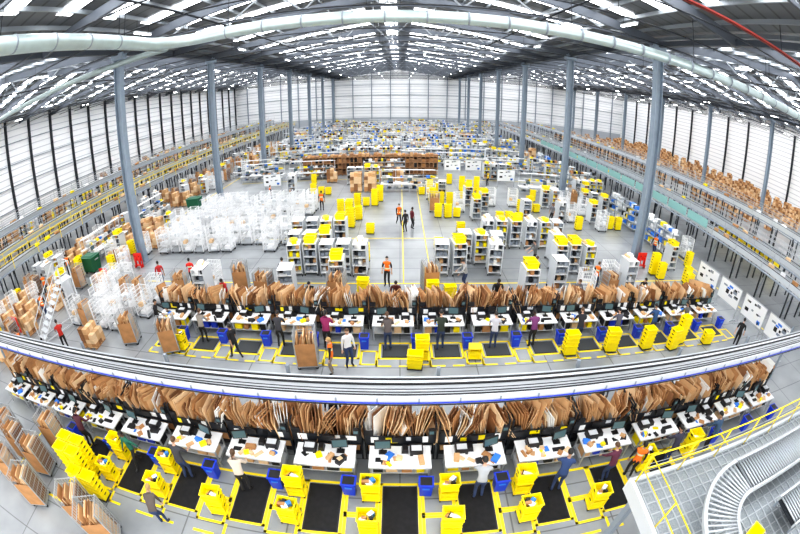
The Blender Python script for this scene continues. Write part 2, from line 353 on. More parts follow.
# ------------------------------------------------------------------ kit
def tote(mb,x,y,z,w=.58,d=.4,h=.32,m=YEL,fill=None,rz=0.):
    Ms=mb.M.copy();mb.M=mb.M@(Matrix.Translation((x,y,z))@Matrix.Rotation(rz,4,'Z'))
    a,b=w/2,d/2;k=.9;t=.02
    def ring(sx,sy,zz):return [(-sx,-sy,zz),(sx,-sy,zz),(sx,sy,zz),(-sx,sy,zz)]
    vs=ring(a*k,b*k,0)+ring(a,b,h)+ring(a+.015,b+.015,h)+ring(a+.015,b+.015,h-.035)
    vs+=ring(a-t,b-t,h)+ring(a*k-t,b*k-t,.03)
    fs=[(3,2,1,0)]
    def br(p,q):
        for i in range(4):fs.append((p+i,p+(i+1)%4,q+(i+1)%4,q+i))
    br(0,4);br(12,8);br(8,16);br(16,20);fs.append((20,21,22,23))
    mb.add(vs,fs,m)
    for s in(-1,1):
        mb.box((0,s*b*.95,h*.5),(w*.94,.02,.03),m);mb.box((s*a*.95,0,h*.5),(.02,d*.94,.03),m);mb.box((s*(a+.005),0,h*.78),(.02,.12,.04),BLACK)
    if fill:
        for i in range(5):
            mb.box((R.uniform(-a*.5,a*.5),R.uniform(-b*.5,b*.5),h*.5),(R.uniform(.1,.25),R.uniform(.08,.18),h*R.uniform(.3,.75)),R.choice([KR[1],PAPER,KR[0],BLACK,WHITE,BLUEL]),rzm(R.uniform(0,3)))
    mb.M=Ms
def sheet_fan(mb,x0,x1,y0,y1,z,groups,steep=1.):
    # bundles of parallel flat carton blanks standing in the slots, fanned outwards
    for g in range(groups):
        t=(g+.5)/groups+R.uniform(-.05,.05);x=x0+(x1-x0)*t;side=(t-.5)*2
        lean=side*R.uniform(.25,.62)*steep+R.uniform(-.14,.14);yaw=R.uniform(-.55,.55);tilt=R.uniform(-.2,.12)
        n=R.choice([3,4,5,6]);hh0=R.uniform(.65,1.15);dd0=R.uniform(.5,.9);th=R.choice([.014,.018,.024])
        kk=R.choice([KR[0],KR[1],KR[1],KR[3],KR[3],PAPER,KR[2],KR[1],KR[0]])
        for i in range(n):
            rot=rzm(yaw+R.uniform(-.05,.05))@ry(lean+(i-n/2)*.05)@rx(tilt+R.uniform(-.05,.05))
            hh=hh0+R.uniform(-.12,.12);dd=dd0+R.uniform(-.08,.08)
            c=V((x+(i-n/2)*.045,(y0+y1)/2+R.uniform(-.06,.06),z))+rot@V((0,0,hh/2))
            m=kk if R.random()<.55 else R.choice([KR[0],KR[1],KR[3],KR[2]])
            mb.box(c,(th,dd,hh),m,rot)
def station(seed):
    global R
    R=random.Random(seed);mb=MB()
    mb.box((0,.43,.80),(1.8,.86,.05),WHITE);mb.box((0,.0,.8),(1.8,.02,.055),LGREY)
    for x in(-.85,.85):
        for y in(.08,.78):mb.box((x,y,.39),(.05,.05,.78),STEEL)
        mb.box((x,.43,.2),(.04,.7,.04),STEEL)
    mb.box((0,.5,.28),(1.7,.6,.03),LGREY)
    for x in(-.65,-.25,.2,.6):
        if R.random()<.9:mb.box((x,.42,.44),(R.uniform(.2,.36),.42,R.uniform(.2,.36)),R.choice([KR[0],KR[1],BLACK,DARK,BLUE,YEL,KR[3]]))
    mx=R.choice([-.5,.45]);
    mb.box((mx,.6,.84),(.24,.18,.02),BLACK);mb.bar((mx,.62,.84),(mx,.62,1.12),.04,BLACK)
    ro=rzm(R.uniform(-.3,.3))@rx(-.15);mb.box((mx,.6,1.22),(.48,.05,.33),BLACK,ro);mb.box(V((mx,.6,1.22))+ro@V((0,-.029,0)),(.42,.006,.27),SCR,ro)
    mb.box((mx,.3,.84),(.42,.15,.025),BLACK)
    px=-mx+R.uniform(-.1,.1);mb.box((px,.62,.93),(.38,.34,.22),BLACK);mb.box((px,.6,1.05),(.3,.2,.03),LGREY);mb.box((px,.43,.88),(.2,.08,.01),PAPER)
    mb.box((px*.3,.68,.9),(.2,.26,.16),BLACK,None,(.7,.8))
    for i in range(10):mb.box((R.uniform(-.75,.75),R.uniform(.1,.45),.835+.006*i),(R.uniform(.1,.34),R.uniform(.08,.25),.012 if i<6 else .12),R.choice([PAPER,KR[1],KR[3],YEL,BLUEL,BLACK,KR[0],BLACK]),rzm(R.uniform(0,3)))
    for x in(-1.04,1.04):
        for y in(.98,1.75):mb.box((x,y,.85),(.05,.05,1.7),DARK)
        mb.box((x,1.36,1.66),(.04,.8,.04),DARK);mb.box((x,1.36,.5),(.04,.8,.04),DARK)
    mb.box((0,1.36,.78),(2.08,.84,.04),DARK);mb.box((0,1.36,.3),(2.08,.84,.04),DARK)
    mb.box((0,.965,1.0),(2.08,.02,.34),DARK)
    for i in range(4):mb.box((-.75+.5*i,.945,1.02+R.uniform(-.05,.05)),(R.uniform(.14,.36),.02,R.uniform(.12,.26)),R.choice([PAPER,WHITE,YEL,BLACK,LGREY]))
    for x in(-.7,-.35,0,.35,.7):mb.box((x,1.36,1.02),(.012,.78,.44),STEEL)
    for i in range(5):
        mb.box((-.8+.4*i,1.3,.5),(.33,.55,R.uniform(.2,.36)),R.choice([KR[0],KR[1],KR[2],BLACK,DARK,WHITE]))
    sheet_fan(mb,-1.0,-.05,.95,1.85,.82,R.choice([5,6]),1.);sheet_fan(mb,.05,1.0,.95,1.85,.82,R.choice([5,6]),1.)
    for x in(-1.04,1.04):
        mb.bar((x,.96,.8),(x,.96,1.6),.05,BLACK)
    mb.box((-.9,.92,1.35),(.24,.06,.2),BLACK);mb.box((.92,.92,1.4),(.18,.1,.26),BLACK);mb.box((.92,.865,1.42),(.13,.01,.12),SCR)
    mb.tube([(-.2,.9,1.1),(-.2,.9,1.3),(-.15,.75,1.35)],.02,BLACK,6);mb.box((R.uniform(-.3,.3),.88,1.12),(.34,.08,.22),BLACK)
    return mb.mesh('packing_station')
ST=[station(s) for s in(11,22,33,44,55,66,77,88,99)]
R=random.Random(3)
for i in range(-8,8):put('packing_station',ST[(i*4)%9],(i*2.2,6.85,0))
for i in range(-5,9):put('packing_station',ST[(i*2+1)%9],(i*2.2-.3,14.35,0))
claim(0,7.82,19,1.0);claim(4,15.3,16.5,1.03);claim(0,8.1,44,.75)
b=MB()
a=b;a.box((0,0,.3),(.34,.3,.6),BLUE,None,(1.18,1.18));a.box((0,0,.6),(.44,.4,.05),BLUE);a.box((0,0,.627),(.34,.3,.006),BLACK);a.box((0,-.19,.45),(.2,.03,.05),BLUEL)
bb=b.mesh('waste_bin')
for i in range(-6,8):putf('waste_bin',bb,i*2.2+.74,6.5,R.uniform(-.05,.05))
for i in range(-5,9):putf('waste_bin',bb,i*2.2+.68,13.9,R.uniform(-.05,.05))
def ttrol(seed,n):
    global R
    R=random.Random(seed);m=MB()
    for x in(-.24,.24):
        for y in(-.2,.2):m.box((x,y,.33),(.03,.03,.56),YELP);m.tube([(x-.02,y,.05),(x+.02,y,.05)],.05,BLACK,8)
    for z in(.1,.6):m.box((0,0,z),(.52,.46,.03),YELP)
    tote(m,0,0,.12,.46,.38,.34)
    if n>0:tote(m,0,0,.62,.54,.42,.32,fill=1)
    if n>1:tote(m,0,0,.80,.54,.42,.32,fill=R.random()<.4)
    return m.mesh('tote_trolley')
TT=[ttrol(1,1),ttrol(2,1),ttrol(3,2),ttrol(4,0)];R=random.Random(5)
for i in range(-4,6):
    putf('tote_trolley',TT[i%3],i*2.2-.82,6.33,R.uniform(-.06,.06))
    if i<4:putf('tote_trolley',TT[(i+1)%3],i*2.2-.84,5.2+R.uniform(-.1,.15),R.uniform(-.1,.1))
for i in range(-5,9):
    putf('tote_trolley',TT[i%4],i*2.2-1.35,13.85,R.uniform(-.1,.1))
    if i in(-4,1,2,5):putf('tote_trolley',TT[(i+1)%4],i*2.2-1.3,13.1,R.uniform(-.1,.1))
def tstack(n,seed):
    global R
    R=random.Random(seed);m=MB();m.box((0,0,.06),(.62,.44,.03),DARK)
    for x in(-.22,.22):
        for y in(-.14,.14):m.tube([(x,y-.02,.035),(x,y+.02,.035)],.035,BLACK,8)
    for i in range(n):tote(m,R.uniform(-.01,.01),R.uniform(-.01,.01),.08+i*.2,.6,.42,.3)
    return m.mesh('yellow_tote_stack')
TS=[tstack(3,1),tstack(5,2),tstack(7,3)];R=random.Random(9)
for x in(-11.35,-10.65,-9.95):
    for y,k in((5.35,2),(4.85,2),(4.35,1)):
        if y==4.35 and x<-11:continue
        putf('yellow_tote_stack',TS[k],x+(5.35-y)*.25,y,0,None,0)
def rack(seed,L=5.,pal=None,h=2.2):
    global R
    R=random.Random(seed);m=MB()
    n=int(L/1.25)
    for i in range(n+1):
        for y in(-.35,.35):m.box((-L/2+i*L/n,y,h/2),(.06,.06,h),GREY)
    for z in(.2,.8,1.4,2.0):
        m.box((0,0,z),(L,.72,.04),LGREY)
        x=-L/2+.2
        while x<L/2-.2:
            w=R.uniform(.2,.45);
            if R.random()<.85:m.box((x+w/2,R.uniform(-.1,.1),z+.2),(w,.5,R.uniform(.18,.38)),R.choice(pal))
            x+=w+.05
    return m.mesh('storage_rack')
PAL1=[KR[0],KR[1],KR[3],WHITE,PAPER,GREY,YEL,LGREY,BLACK];PAL2=[WHITE,PAPER,LGREY,GREY,DARK,WHITE,WHITE,YEL,STEEL,BLUEL]
RK=[rack(1,5,PAL1),rack(2,5,PAL2),rack(3,5,PAL2)]
m=MB();R=random.Random(31);L=17.;BRD=mat('brown_board',(.16,.075,.035),.7,var=.2);BRE=mat('brown_board_light',(.36,.2,.10),.7,var=.2)
m.bx(-L/2,L/2,.5,.56,0,2.3,BRD)
for z in(.15,.9,1.6,2.35):m.bx(-L/2,L/2,-.5,.5,z-.04,z+.04,BRE)
for i in range(35):
    x=-L/2+i*L/34;m.bx(x-.05,x+.05,-.52,.52,0,2.6,BRE)
    if i<34:
        for z in(.19,.94,1.64):m.bx(x+.08,x+.42,-.35,.4,z,z+R.uniform(.3,.55),R.choice([BRD,BRE,KR[2],KR[0],BLACK]))
        if R.random()<.8:m.bx(x+.06,x+.44,-.4,.4,2.39,2.39+R.uniform(.15,.4),R.choice([BRE,KR[0],KR[1]]))
put('carton_storage_rack',m,(-3.8,50,0));claim(-3.8,50,9,1.2)
TSP=[(7.4,13.0,1),(9.6,13.0,1),(11.7,12.9,1),(14.1,13.0,2),(13.3,12.6,1),(16.0,12.6,0),(.6,13.0,1),(.6,12.5,0),
(17.4,20.9,2),(18.1,21.2,1),(17.6,20.2,1),(19.0,18.5,1),(-4.6,29.5,1),(-4.2,31.5,2),(-5.2,33.5,1),(-3.9,35.5,1),(-1.9,37,2),(3.2,32,1),(3.0,36,2),(2.2,39.5,0),
(6.2,38,1),(6.6,41.5,2),(5.6,44.5,1),(8,30,1),(11,34,1),(15,29.5,1),(13.5,38,1),(18.5,30,1),(-9,40,1),(-10,45,1),(4.6,28.4,0),(-2.2,28,0),(-6.5,27,0),(10.8,28,0),(-1.9,18.2,1),(2.6,18.2,0),(-2.2,23,1),(2.6,25,0)]
for x,y,k in TSP:
    putf('yellow_tote_stack',TS[k],x,y,R.uniform(-.2,.2))
    if y>29:
        for q in range(R.choice([0,1,2])):putf('yellow_tote_stack',TS[R.choice([0,1,1,2])],x+.8*(q+1),y+R.uniform(-.2,.2),R.uniform(-.2,.2))
# mats and markings
m=MB();m.box((0,0,.011),(.92,1.65,.018),RUB);m.box((0,0,.005),(1.0,1.73,.008),BLACK);mm=m.mesh('floor_mat')
for i in range(-5,5):put('floor_mat',mm,(i*2.2,5.85,0))
GM=mat('grey_mat',(.05,.055,.06),.8);m=MB();m.box((0,0,.011),(1.0,.8,.018),GM);m.box((0,0,.005),(1.08,.88,.008),BLACK);gm=m.mesh('floor_mat')
for i in range(-5,9):put('floor_mat',gm,(i*2.2-.2,13.6,0))
m=MB()
def ln(x0,y0,x1,y1,w=.09):
    m.bx(min(x0,x1)-w/2,max(x0,x1)+w/2,min(y0,y1)-w/2,max(y0,y1)+w/2,.001,.005,YELP)
def rect(x0,x1,y0,y1,w=.09):
    ln(x0,y0,x1,y0,w);ln(x0,y1,x1,y1,w);ln(x0,y0,x0,y1,w);ln(x1,y0,x1,y1,w)
for i in range(-5,6):
    X=i*2.2
    rect(X-.56,X+.56,4.95,6.8);rect(X+.66,X+1.54,4.75,5.6);rect(X+.66,X+1.54,5.7,6.8)
    ln(X-.56,4.3,X-.1,4.3);ln(X-.56,4.3,X-.56,4.7);ln(X+.7,4.3,X+1.3,4.3)
for i in range(-5,9):
    X=i*2.2-.2
    rect(X-.66,X+.66,13.1,14.2,.1);rect(X+.78,X+1.42,12.7,13.6,.09);ln(X-.75,12.6,X-.2,12.6);ln(X-.75,12.6,X-.75,12.95);ln(X+.2,12.6,X+.6,12.6)
ln(-24,11.0,24,11.0,.1);ln(-22,19,-22,90,.12);ln(22.5,12,22.5,90,.12);ln(-17,19.9,20,19.9,.1);ln(-12,27,14,27,.08);ln(-20,47,20,47,.1);ln(0.2,19.9,.2,47,.06);ln(1.8,19.9,1.8,47,.06)
ln(-14.8,3.5,-14.8,9,.1);ln(-16,3.4,-10,3.4,.1)
put('floor_marking',m)
# ------------------------------------------------------------------ overhead conveyor
def conveyor_x(name,x0,x1,y0,y1,z,legs):
    m=MB();w=y1-y0
    m.bx(x0,x1,y0+.2,y1-.26,z-.02,z+.02,BELTL)
    m.bx(x0,x1,y0,y0+.06,z-.22,z+.06,LGREY);m.bx(x0,x1,y0+.06,y0+.10,z+.04,z+.09,BLACK);m.bx(x0,x1,y0+.10,y0+.17,z-.05,z+.06,STEEL);m.bx(x0,x1,y0+.17,y0+.21,z-.02,z+.07,BLACK)
    m.bx(x0,x1,y1-.28,y1-.23,z-.02,z+.07,BLACK);m.bx(x0,x1,y1-.23,y1-.13,z-.05,z+.07,LGREY);m.bx(x0,x1,y1-.13,y1-.08,z,z+.1,BLACK);m.bx(x0,x1,y1-.06,y1,z-.22,z+.1,STEEL)
    m.bx(x0,x1,(y0+y1)/2-.06,(y0+y1)/2-.03,z+.02,z+.03,BLACK)
    m.bx(x0,x1,y0+.06,y1-.06,z-.22,z-.19,GREY)
    m.tube([(x0,y0-.05,z-.12),(x1,y0-.05,z-.12)],.02,BLUE,6);m.tube([(x0,y0-.04,z-.2),(x1,y0-.04,z-.2)],.02,BLACK,6)
    x=x0+.5
    while x<x1:
        m.box((x,(y0+y1)/2,z-.17),(.08,w,.08),GREY);m.box((x,y0-.02,z-.05),(.04,.03,.12),GREY);x+=1.1
    for x in legs:
        m.box((x,y1+.4,(z+.1)/2),(.1,.1,z+.1),GREY);m.box((x,y1+.4,.01),(.25,.25,.02),GREY)
        m.box((x,(y0+y1)/2+.22,z-.27),(.08,w+.5,.08),GREY)
    return put(name,m)
conveyor_x('overhead_conveyor',-44,44,7.62,8.42,2.95,[-38.5+4.4*i for i in range(18)])
def conveyor_y(x,y0,y1,z,w,side=None,parc=.5,rail=STEEL):
    m=MB();m.bx(x-w/2,x+w/2,y0,y1,z-.03,z,BELTL);claim(x,(y0+y1)/2,w/2+.5,(y1-y0)/2)
    for s in(-1,1):
        m.bx(x+s*w/2-.03,x+s*w/2+.03,y0,y1,z-.3,z+.12,LGREY if s<0 else STEEL)
        m.bx(x+s*w/2-.04,x+s*w/2+.04,y0,y1,z+.12,z+.15,DARK)
        for zz in(.55,1.0):m.bx(x+s*(w/2+.35)-.02,x+s*(w/2+.35)+.02,y0,y1,z+zz-.02,z+zz+.02,rail)
        m.bx(x+s*(w/2+.33)-.28,x+s*(w/2+.33)+.02,y0,y1,z-.33,z-.27,GREY)
    if side:
        for k in range(14):m.bx(x-w/2-.42,x-w/2-.38,24+k*3.2,26.9+k*3.2,z+.02,z+.75,TEAL)
    y=y0+1
    while y<y1:
        for s in(-1,1):
            m.box((x+s*w/2,y,(z-.3)/2),(.1,.1,z-.3),DARK)
            m.box((x+s*(w/2+.35),y,z+.35),(.04,.04,1.3),rail)
        m.bar((x-w/2,y,.2),(x+w/2,y,z-.5),.05,GREY);m.box((x,y,z-.35),(w+.7,.1,.1),GREY);y+=3.2
    y=y0
    while y<y1:
        if R.random()<parc:m.box((x+R.uniform(-.1,.1),y,z+.15),(R.uniform(.3,.5),R.uniform(.3,.6),R.uniform(.15,.35)),R.choice([KR[1],KR[3],YEL,KR[0],WHITE]),rzm(R.uniform(-.3,.3)))
        y+=1.4
    put('perimeter_conveyor',m)
for a in[(-30,9.4,112,2.6,.9,None,.5,YELP),(-32.6,9.4,112,3.3,.9),(-36,9.4,110,4.4,1.2),(-41,9.4,118,3.4,.9),(26,9.4,112,2.6,.9,1),(28.6,9.4,112,3.1,.9),(31.4,9.4,112,2.4,1.1),(36.5,10,118,3.9,1.2),(42,20,118,2.6,.9)]:
    conveyor_y(*a)
# ------------------------------------------------------------------ platform with roller conveyor
GRT=mat('grating',(.30,.33,.35),.4,.5,var=.2,vscale=20)
m=MB();m.bx(5.3,26,-2,4.15,2.86,2.95,GRT);m.bx(5.3,26,4.1,4.2,2.6,3.05,LGREY);m.bx(5.22,5.32,-2,4.2,2.6,3.05,LGREY)
for i in range(66):m.bx(5.4+i*.31,5.43+i*.31,-2,4.1,2.95,2.975,STEEL)
for i in range(20):m.bx(5.4,26,-1.9+i*.31,-1.87+i*.31,2.95,2.97,STEEL)
for x in(5.6,10.6,15.6,20.6,25.6):
    for y in(-1.6,3.9):m.box((x,y,1.43),(.18,.18,2.86),GREY)
put('mezzanine_platform',m)
m=MB()
for z in(3.5,4.0):m.tube([(5.35,-2,z),(5.35,4.07,z),(26,4.07,z)],.022,YELP,8)
x=5.35
while x<26:m.tube([(x,4.07,2.98),(x,4.07,4.0)],.022,YELP,8);x+=1.4
y=-1.5
while y<4:m.tube([(5.35,y,2.98),(5.35,y,4.0)],.022,YELP,8);y+=1.4
for zz in range(6):m.bx(5.4,26,4.04,4.05,3.06+zz*.13,3.07+zz*.13,STEEL)
put('guard_rail',m)
RAILM=mat('roller_frame',(.5,.53,.56),.45)
m=MB()
def rol(a,b):m.tube([a,b],.03,STEEL,8)
z=3.6;m.bx(8.1,21.4,2.35,3.25,z-.1,z-.07,DARK)
for i in range(116):
    x=8.1+i*.115;rol((x,2.35,z),(x,3.25,z))
for y in(2.3,3.3):m.bx(8.1,21.4,y-.03,y+.03,z-.12,z+.06,RAILM)
cx,cy=8.1,1.2;ri,ro=1.15,2.05
for i in range(20):
    a=math.pi/2+math.pi/2*i/20;rol((cx+ri*math.cos(a),cy+ri*math.sin(a),z),(cx+ro*math.cos(a),cy+ro*math.sin(a),z))
for r_ in(ri-.05,ro+.05):
    for i in range(16):
        a=math.pi/2+math.pi/2*i/16;b2=math.pi/2+math.pi/2*(i+1)/16
        m.bar((cx+r_*math.cos(a),cy+r_*math.sin(a),z-.02),(cx+r_*math.cos(b2),cy+r_*math.sin(b2),z-.02),.1,RAILM)
for i in range(24):
    y=1.15-i*.115;rol((6.1,y,z),(6.9,y,z))
for x in(6.0,7.0):m.bx(x-.03,x+.03,-1.6,1.2,z-.12,z+.06,RAILM)
for (x,y) in((6.0,1.1),(7.0,1.1),(6.0,-1),(7.0,-1),(8.1,2.3),(8.1,3.3),(12,2.3),(12,3.3),(16,2.3),(16,3.3),(20,2.3),(20,3.3)):m.box((x,y,3.23),(.06,.06,.5),GREY)
put('roller_conveyor',m)
m=MB();m.bx(9,22.4,.7,1.6,3.4,3.43,DARK)
for i in range(110):
    x=9.1+i*.115;m.tube([(x,.7,3.5),(x,1.6,3.5)],.03,STEEL,8)
for y in(.65,1.65):m.bx(9.0,22.4,y-.03,y+.03,3.38,3.56,RAILM)
for x in(9.3,13,17,21):
    for y in(.65,1.65):m.box((x,y,3.18),(.06,.06,.4),GREY)
put('roller_conveyor',m)
m=MB();tote(m,0,0,0,.6,.4,.32);put('yellow_tote',m,(7.8,1.2,2.98),.3)
# ------------------------------------------------------------------ cages, carts, racks
def cage(seed,board=True,fillc=KR):
    global R
    R=random.Random(seed);m=MB();w,d,h=.85,.75,1.6
    FR=STEEL if board else WHITE
    m.box((0,0,.16),(w,d,.05),STEEL)
    for x in(-w/2,w/2):
        for y in(-d/2,d/2):
            m.box((x,y,.16+h/2),(.045,.045,h),FR);m.tube([(x*.85,y*.85-.02,.07),(x*.85,y*.85+.02,.07)],.07,BLACK,10);m.box((x*.85,y*.85,.12),(.05,.05,.06),STEEL)
    for k in range(7):
        z=.35+k*.23
        for x in(-w/2,w/2):m.box((x,0,z),(.02,d,.02),FR)
        m.box((0,d/2,z),(w,.02,.02),FR)
    for k in range(1,7):
        for x in(-w/2,w/2):m.box((x,-d/2+d*k/7,.16+h/2),(.018,.018,h),FR)
        m.box((-w/2+w*k/7,d/2,.16+h/2),(.018,.018,h),FR)
    if board:
        for k in range(14):
            x=-w/2+.08+(w-.16)*k/13;hh=R.uniform(1.0,1.45)
            m.box((x,R.uniform(-.04,.04),.2+hh/2),(.035,R.uniform(.5,.68),hh),R.choice(fillc),ry(R.uniform(-.07,.07)))
        m.box((0,-d/2-.01,.75),(w*.94,.015,1.1),KR[0])
    else:
        for z in(.6,1.1):
            for q in range(6):m.box((0,-d/2+.06+q*.125,z),(w*.95,.025,.02),WHITE)
            for k in range(2):
                if R.random()<.55:m.box((-.2+.4*k,0,z+.13),(R.uniform(.2,.34),R.uniform(.3,.6),R.uniform(.1,.26)),R.choice([WHITE,LGREY,LGREY,PAPER,GREY,KR[3]]))
        if seed!=4:m.box((R.uniform(-.1,.1),0,.3),(.5,.5,.2),R.choice([DARK,GREY,WHITE]))
    return m.mesh('roll_cage')
CG=[cage(1),cage(2),cage(3,False),cage(4,False),cage(5,False)]
for x,y,a,k in[(-14.3,3.3,.3,0),(-13.0,4.4,.2,1),(-8.6,3.0,.5,0),(-3.75,12.6,.15,0),(-10.6,12.9,.4,1),(-14.6,4.6,.1,1),(-13.4,13.2,.3,0),(-15.9,5,.1,0),(-12.4,3.0,.4,1),(-16.4,3.6,.2,0),(-13.0,5.8,.15,0),(-9.7,3.3,.5,1)]:
    put('roll_cage',CG[k],(x,y,0),a);claim(x,y,.6,.6)
def wcart(seed):
    global R
    R=random.Random(seed);m=MB();w,d,h=.7,.9,1.75
    for x in(-w/2,w/2):
        for y in(-d/2,d/2):m.box((x,y,.12+h/2),(.04,.04,h),LGREY);m.tube([(x-.02,y,.07),(x+.02,y,.07)],.07,BLACK,8)
    for z in(.2,.65,1.1,1.55,1.85):m.box((0,0,z),(w,d,.025),WHITE)
    m.box((-w/2,0,1.0),(.015,d,1.6),LGREY);m.box((0,d/2,1.0),(w,.015,1.6),LGREY);m.box((w/2,0,1.0),(.015,d,1.6),LGREY)
    for z in(.22,.67,1.12,1.57):
        for k in range(3):m.box((-.2+.2*k,R.uniform(-.1,.1),z+.13),(.17,R.uniform(.4,.75),R.uniform(.15,.28)),R.choice([KR[1],WHITE,GREY,YEL,KR[0],BLACK,DARK,GREY]))
    if seed==3:
        for k in range(2):tote(m,0,-.2+.42*k,1.87,.58,.38,.3)
    elif seed%2:
        for k in range(3):m.box((R.uniform(-.15,.15),R.uniform(-.2,.2),1.95),(R.uniform(.2,.4),R.uniform(.2,.5),R.uniform(.1,.3)),R.choice([KR[3],WHITE,YEL,PAPER]),rzm(R.uniform(-.5,.5)))
    return m.mesh('shelf_trolley')
WC=[wcart(s) for s in(1,2,3,4,5)];R=random.Random(4)
K=(1.1,1.1,1.08)
for Y in(17.9,19.0):
    x=-12.5
    while x<17:
        r=R.random()
        if r<.22:putf('shelf_trolley',R.choice(WC),x,Y,R.uniform(-.1,.1),K)
        elif r<.4:putf('roll_cage',CG[R.choice([0,1])],x,Y,R.uniform(-.3,.3))
        elif r<.55:putf('roll_cage',CG[R.choice([2,3,4])],x,Y,R.uniform(-.3,.3))
        elif r<.62:putf('yellow_tote_stack',R.choice(TS[:2]),x,Y,R.uniform(-.3,.3))
        x+=R.uniform(1.2,2.0)
for Y,xa,xb in((21.3,-6.2,-1.2),(21.3,2.4,12.5),(23.0,-6.6,-2.),(22.9,4.0,10.5),(25.6,-7,-2.6),(25.6,6,12)):
    x=xa
    while x<xb:
        if R.random()<.86:putf('shelf_trolley',R.choice(WC),x,Y+R.uniform(-.12,.12),R.uniform(-.1,.1),K)
        x+=R.choice([.98,1.0,1.2])
for j in range(8):
    for i in range(10):
        if (j%3!=2 or i<3) and R.random()<.86:putf('roll_cage',CG[R.choice([2,3,3,4])],-18+i*1.12+R.uniform(-.05,.05),24.8+j*1.35+R.uniform(-.1,.1),R.uniform(-.12,.12),(1,1,1.12))
for j in range(4):
    for i in range(6):
        if R.random()<.85:putf('roll_cage',CG[R.choice([2,3,4,3,0])],-18.8+i*1.2,14.2+j*1.5+R.uniform(-.1,.1),R.uniform(-.15,.15))
def wtable(seed):
    global R
    R=random.Random(seed);m=MB();L=6.
    m.box((0,0,.85),(L,1.0,.05),WHITE)
    for i in range(5):
        for y in(-.45,.45):m.box((-L/2+.1+i*(L-.2)/4,y,.42),(.06,.06,.84),STEEL)
        m.box((-L/2+.1+i*(L-.2)/4,.45,1.5),(.05,.05,1.4),LGREY)
    m.box((0,.45,2.2),(L,.06,.06),LGREY);m.box((0,.3,2.25),(L*.9,.3,.06),WHITE);m.box((0,.3,1.4),(L,.35,.03),WHITE);m.box((0,0,.3),(L,.8,.03),GREY)
    for i in range(16):
        m.box((R.uniform(-L/2+.3,L/2-.3),R.uniform(-.3,.3),.99),(R.uniform(.15,.5),R.uniform(.15,.4),R.uniform(.1,.25)),R.choice(PAL2+[BLACK,KR[1],WHITE]))
        m.box((R.uniform(-L/2+.3,L/2-.3),.3,1.52),(R.uniform(.15,.5),.3,R.uniform(.1,.25)),R.choice(PAL2))
        m.box((R.uniform(-L/2+.3,L/2-.3),0,.45),(R.uniform(.15,.5),.5,R.uniform(.1,.3)),R.choice(PAL2+[DARK,DARK]))
    for i in range(3):
        x=-2+i*2.;m.bar((x,-.1,.87),(x,-.1,1.2),.04,BLACK);m.box((x,-.12,1.3),(.45,.04,.3),BLACK);m.box((x,-.145,1.3),(.4,.006,.25),SCR)
    return m.mesh('work_table')
WT=[wtable(s) for s in(1,2,3)]
def pallet(seed,h=1.6):
    global R
    R=random.Random(seed);m=MB()
    for y in(-.5,-.25,0,.25,.5):m.box((0,y,.13),(1.2,.1,.02),KR[3])
    for x in(-.5,0,.5):m.box((x,0,.06),(.1,1.1,.11),KR[0])
    z=.14
    while z<h:
        hh=R.uniform(.28,.45)
        for i in range(3):
            for j in range(3):
                if z+hh<h or R.random()<.7:m.box((-.4+.4*i,-.36+.36*j,z+hh/2),(.385,.345,hh-.01),R.choice(KR+[KR[1],KR[3]]),rzm(R.uniform(-.03,.03)))
        z+=hh
    return m.mesh('pallet_of_boxes')
PL=[pallet(1,1.2),pallet(2,1.9),pallet(3,2.6)]
R=random.Random(77)
m=MB();m.box((0,0,.75),(1.3,.95,1.1),GREEN,None,(1.12,1.15));m.box((0,0,1.34),(1.55,1.18,.08),GREEN);m.box((0,.02,1.42),(1.3,.9,.08),GREEN,None,(.8,.8))
for x in(-.5,.5):
    for y in(-.35,.35):m.tube([(x-.03,y,.1),(x+.03,y,.1)],.1,BLACK,10);m.box((x,y,.2),(.08,.08,.1),STEEL)
for x in(-.82,.82):m.tube([(x,-.2,1.1),(x,.2,1.1)],.05,STEEL,8)
g=m.mesh('wheeled_waste_container')
for x,y in((15.6,22.6),(-21.2,36),(-23.6,21.2)):putf('wheeled_waste_container',g,x,y)
m=MB();m.bx(-.4,.4,-.02,.02,.5,1.1,RED)
for x in(-.38,.38):m.box((x,0,.55),(.05,.05,1.1),RED)
for x in(-.2,.2):m.tube([(x,-.12,.25),(x,-.12,.75),(x,-.12,.83)],[.09,.09,.03],RED,10);m.tube([(x,-.12,.83),(x,-.12,.9)],.025,BLACK,6)
m.box((0,-.1,.2),(.7,.3,.05),RED);
for x in(-.3,.3):m.box((x,-.1,.1),(.05,.25,.2),RED)
f=m.mesh('fire_extinguisher_stand')
for x,y in((-19.0,22.1),(17.,22.1),(-20.6,19.5),(-24.2,12.3)):putf('fire_extinguisher_stand',f,x,y)
def wboard(seed):
    global R
    R=random.Random(seed);m=MB()
    for x in(-1.0,1.0):
        m.box((x,0,.95),(.05,.05,1.9),STEEL);m.box((x,0,.05),(.05,.7,.05),STEEL);
        for y in(-.3,.3):m.tube([(x-.02,y,.035),(x+.02,y,.035)],.035,BLACK,8)
    m.box((0,-.01,1.3),(2.1,.04,1.25),STEEL);m.box((0,-.035,1.3),(2.0,.01,1.15),WHITE)
    for i in range(12):m.box((R.uniform(-.8,.8),-.043,R.uniform(.85,1.75)),(R.uniform(.12,.4),.004,R.uniform(.05,.25)),R.choice([PAPER,GREY,BLUEL,BLACK,PAPER,LGREY,GREY]))
    m.box((0,-.06,.68),(1.2,.08,.02),STEEL)
    return m.mesh('whiteboard')
WB=[wboard(1),wboard(2)]
for i,(x,y) in enumerate([(19.9,17.6),(20.1,15.3),(20.4,13.0),(20.6,10.7)]):
    put('whiteboard',WB[i%2],(x,y,0),-math.pi/2+.05,(1,1,1.1));claim(x,y,.5,1.1)
